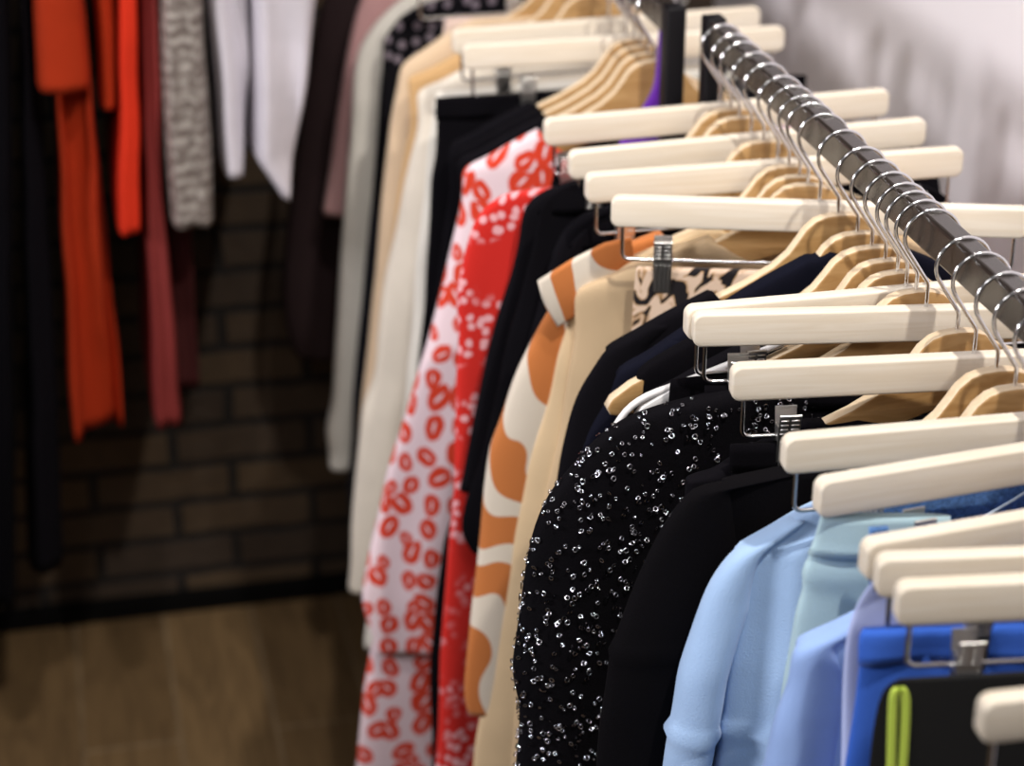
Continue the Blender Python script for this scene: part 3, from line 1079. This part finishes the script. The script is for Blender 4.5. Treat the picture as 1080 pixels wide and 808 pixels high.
g, b, rows, off = garment('jeans', 'blue denim jeans with pale stitching under the light bars at the right', 'jeans', 1.254,
        T(903, 508, 903, 530, 903, 580, 900, 640, 896, 720), M['denim'], th=R_(-1.9), t0=.0035, hem=-.85, t=.018, fold=(.002, 40.), seed=60, band=(.038, M['denim']))
bm = bmesh.new()
sp = [at(x, y, 1.254) for x, y in ((1005, 553), (1030, 538), (1062, 519), (1090, 500))]
tube(bm, [(x, -.013, z - off) for x, z in sp], .0012, 6)
obj('stitching', bm, M['stitch'], g)
sp = [at(x, y, 1.19, R_(-1.9)) for x, y in ((907, 538), (926, 536), (926, 600), (907, 602))]
bm = bmesh.new()
prism(bm, [(x, z - off) for x, z in sp], -.092, -.087, .001)
obj('strap', bm, M['denim'], g)
zt = at(850, 612, 1.212)[1]
garment('trousers', 'pale teal trousers with an elastic waistband beside the light blue sweatshirt', 'trousers', 1.212,
        T(868, 545, 864, 560, 856, 585, 849, 603, 852, 612, 846, 625, 840, 640, 834, 683, 828, 716, 822, 780), M['teal'], th=R_(5.7), t0=.0035, hem=-.9, t=.030, fold=(.005, 60.), seed=61, ridge=[(zt + .02, .006, .012)], band=(.034, M['teal']), xr=-.085, sag=.17)
garment('sweatshirt', 'small cornflower blue sweatshirt in front of the pale teal trousers', 'sweatshirt', 1.150,
        T(960, 650, 920, 664, 893, 678, 871, 692, 847, 706, 828, 727, 818, 746, 813, 769, 809, 793, 803, 820), M['sky2'], pleats=((.05, .018, .016), (.11, .015, .02)), hem=-.65, t=.032, t0=.020, fold=(.006, 48.), neck=(.12, .05), seed=62, sleeve=(-.212, .05, -.60, .034))
garment('skirt', 'pale periwinkle skirt peeking out left of the front three hangers', 'skirt', 1.125,
        T(930, 604, 920, 614, 909, 628, 899, 651, 894, 672, 891, 707, 889, 745, 888, 808), M['lav'], th=R_(5.6), t0=.006, hem=-.6, t=.022, fold=(.003, 48.), seed=63, xr=-.06)
zt = at(900, 700, 1.059)[1]
garment('shorts', 'royal blue shorts with a gathered waist behind the neon strap', 'shorts', 1.059,
        T(914, 664, 909, 672, 907, 690, 902, 732, 895, 775, 890, 808), M['royal'], th=R_(-8.4), t0=.0035, hem=-.42, t=.022, fold=(.005, 120.), seed=64, ridge=[(zt, .003, .008)], band=(.028, M['royal']), xr=.175)
g, b, rows, off = garment('shorts', 'black shorts with a neon yellow-green drawstring at the bottom right', 'shorts', 1.020,
        T(948, 716, 932, 722, 926, 740, 920, 770, 916, 808), M['charcoal'], th=R_(-7.6), t0=.0035, hem=-.42, t=.018, fold=(.002, 60.), seed=65)
bm = bmesh.new()
sp = [at(x, y, 1.007, R_(-7.6)) for x, y in ((940, 830), (941, 790), (942, 750), (943, 730), (947, 720), (952, 719), (956, 728), (956, 750), (954, 790), (951, 830))]
pts = smooth_line(resample(sp, .004), 2)
ring_prev = None
for i, (x, z) in enumerate(pts):   # flat elastic tape
    cs = [(x - .0026, -.016), (x - .0026, -.0185), (x + .0026, -.0185), (x + .0026, -.016)]
    ring = [bm.verts.new((a, y, z - off)) for a, y in cs]
    if ring_prev:
        for k in range(4):
            bm.faces.new((ring_prev[k], ring_prev[(k + 1) % 4], ring[(k + 1) % 4], ring[k]))
    ring_prev = ring
obj('drawstring', bm, M['neon'], g)

# ------------------------------------------------------------------ the rail along the brick wall
BY, BZR = 2.80, 1.56
root = empty('clothes_rail', (-.95, BY, BZR), 0, 'dark clothes rail fixed along the brick wall above the orange dress', 'clothes rail')
bm = bmesh.new()
box(bm, (0, 0, 0), (1.15, .02, .03), .003)
obj('rail', bm, M['rail'], root)
for x in (-.5, .5):
    bm = bmesh.new()
    box(bm, (x, (WY - BY) / 2, 0), (.02, WY - BY, .02), .002)
    obj('bracket', bm, M['black_metal'], root)


def side_garment(name, label, cat, left, right, m, Yf=2.62, depth=.36, seed=1, fold=(.010, 190.), parts=None):
    """garment on the wall rail, its side turned to the camera: left/right edges measured on its front edge"""
    L = [at(x, y, Yf) for x, y in left]
    Rr = [at(x, y, Yf) for x, y in right]
    zb = min(L[-1][1], Rr[-1][1])
    xc = sum(p[0] for p in L + Rr) / (len(L) + len(Rr))
    root = empty(name, (xc, BY, ZR + zb), 0, label, cat, 'clothes on the brick wall rail')

    def ip(P, z):
        if z >= P[0][1]:
            return P[0][0]
        for (xa, za), (xb, zb_) in zip(P[:-1], P[1:]):
            if z >= zb_:
                return xa + (xb - xa) * (z - za) / (zb_ - za)
        return P[-1][0]
    ztop = BZR - ZR - .03
    rows = []
    n = 60
    for i in range(n + 1):
        z = ztop + (zb - ztop) * i / n
        dd = ztop - z
        dep = depth * min(1, .25 + dd / .14)
        xl, xr = ip(L, z), ip(Rr, z)
        if dd < .10:
            mid = (xl + xr) / 2
            k = .55 + .45 * dd / .10
            xl, xr = mid + (xl - mid) * k, mid + (xr - mid) * k
        rows.append((z - zb, xl - xc, xr - xc, (Yf - BY) + depth / 2, dep))
    obj('body', loft(rows, seed, fold, .28, 72, None, .004), m, root)
    # its hanger hook
    bm = bmesh.new()
    pts = [(0, 0, ztop - zb - .02), (0, 0, ztop - zb + .02)]
    for a in range(240, -30, -15):
        pts.append((0, .020 * math.cos(math.radians(a)), BZR - ZR - zb - .004 + .0235 * math.sin(math.radians(a))))
    tube(bm, pts, .0016, 8)
    h = obj('hook', bm, M['chrome'], root)
    return root, zb, xc


side_garment('coat', 'long black coat at the far left edge', 'coat', T(-40, 0, -45, 640), T(12, 0, 18, 640), M['black'], seed=71)
side_garment('coat', 'black coat left of the burnt orange dress', 'coat', T(21, 0, 30, 560, 31, 600), T(36, 0, 56, 300, 66, 540, 67, 600), M['black2'], Yf=2.64, seed=72)
g, zb, xc = side_garment('dress', 'burnt orange pleated dress with a short jacket layer over it', 'dress', T(58, 0, 60, 97, 68, 300, 75, 458), T(88, 0, 98, 97, 118, 300, 133, 450), M['orange'], Yf=2.64, depth=.32, seed=73, fold=(.034, 300.))
Lp = [at(x, y, 2.60) for x, y in ((39, -60), (39, 0), (38, 97))]
Rp = [at(x, y, 2.60) for x, y in ((86, -60), (88, 0), (96, 95))]
rows = []
for i in range(26):
    k = i / 25
    z = Lp[0][1] + .10 + (Lp[2][1] - Lp[0][1] - .10) * k
    rows.append((z - zb, Lp[0][0] + (Lp[2][0] - Lp[0][0]) * k - xc, Rp[0][0] + (Rp[2][0] - Rp[0][0]) * k - xc, -.01, .40 * min(1, .3 + k * 3)))
obj('jacket_layer', loft(rows, 74, (.004, 120.), .28, 56), M['orange'], g)
side_garment('blouse', 'short orange-red blouse right of the burnt orange dress', 'blouse', T(99, 0, 103, 60, 105, 114), T(121, 0, 123, 60, 123, 113), M['orange'], Yf=2.63, seed=75)
side_garment('dress', 'bright orange dress sleeve hanging straight between the red clothes', 'dress', T(126, 0, 127, 120, 124, 246), T(144, 0, 147, 120, 150, 247), M['orange2'], Yf=2.60, seed=76)
side_garment('dress', 'long brick red dress hanging lowest behind the bright orange one', 'dress', T(149, 0, 154, 200, 160, 360, 164, 450), T(167, 0, 172, 200, 186, 360, 194, 446), M['rose'], Yf=2.62, seed=77)
side_garment('dress', 'dark maroon dress behind the silver sequin dress', 'dress', T(172, 0, 174, 240, 186, 410), T(196, 0, 204, 240, 210, 400), M['maroon'], Yf=2.70, depth=.26, seed=78)
side_garment('dress', 'silver sequin dress between the brick red dress and the white shirts', 'dress', T(168, 0, 172, 110, 179, 238), T(216, 0, 223, 110, 230, 237), M['silver'], Yf=2.60, depth=.34, seed=79)
side_garment('shirt', 'white shirt next to the silver sequin dress, narrower of two', 'shirt', T(222, 0, 230, 90, 238, 186), T(264, 0, 266, 90, 258, 182), M['white'], Yf=2.61, seed=80, fold=(.018, 150.))
side_garment('shirt', 'wider white shirt next to the plum coat', 'shirt', T(267, 0, 269, 90, 270, 170, 296, 206), T(340, 0, 326, 90, 312, 170, 306, 206), M['white'], Yf=2.60, seed=81, fold=(.02, 120.))
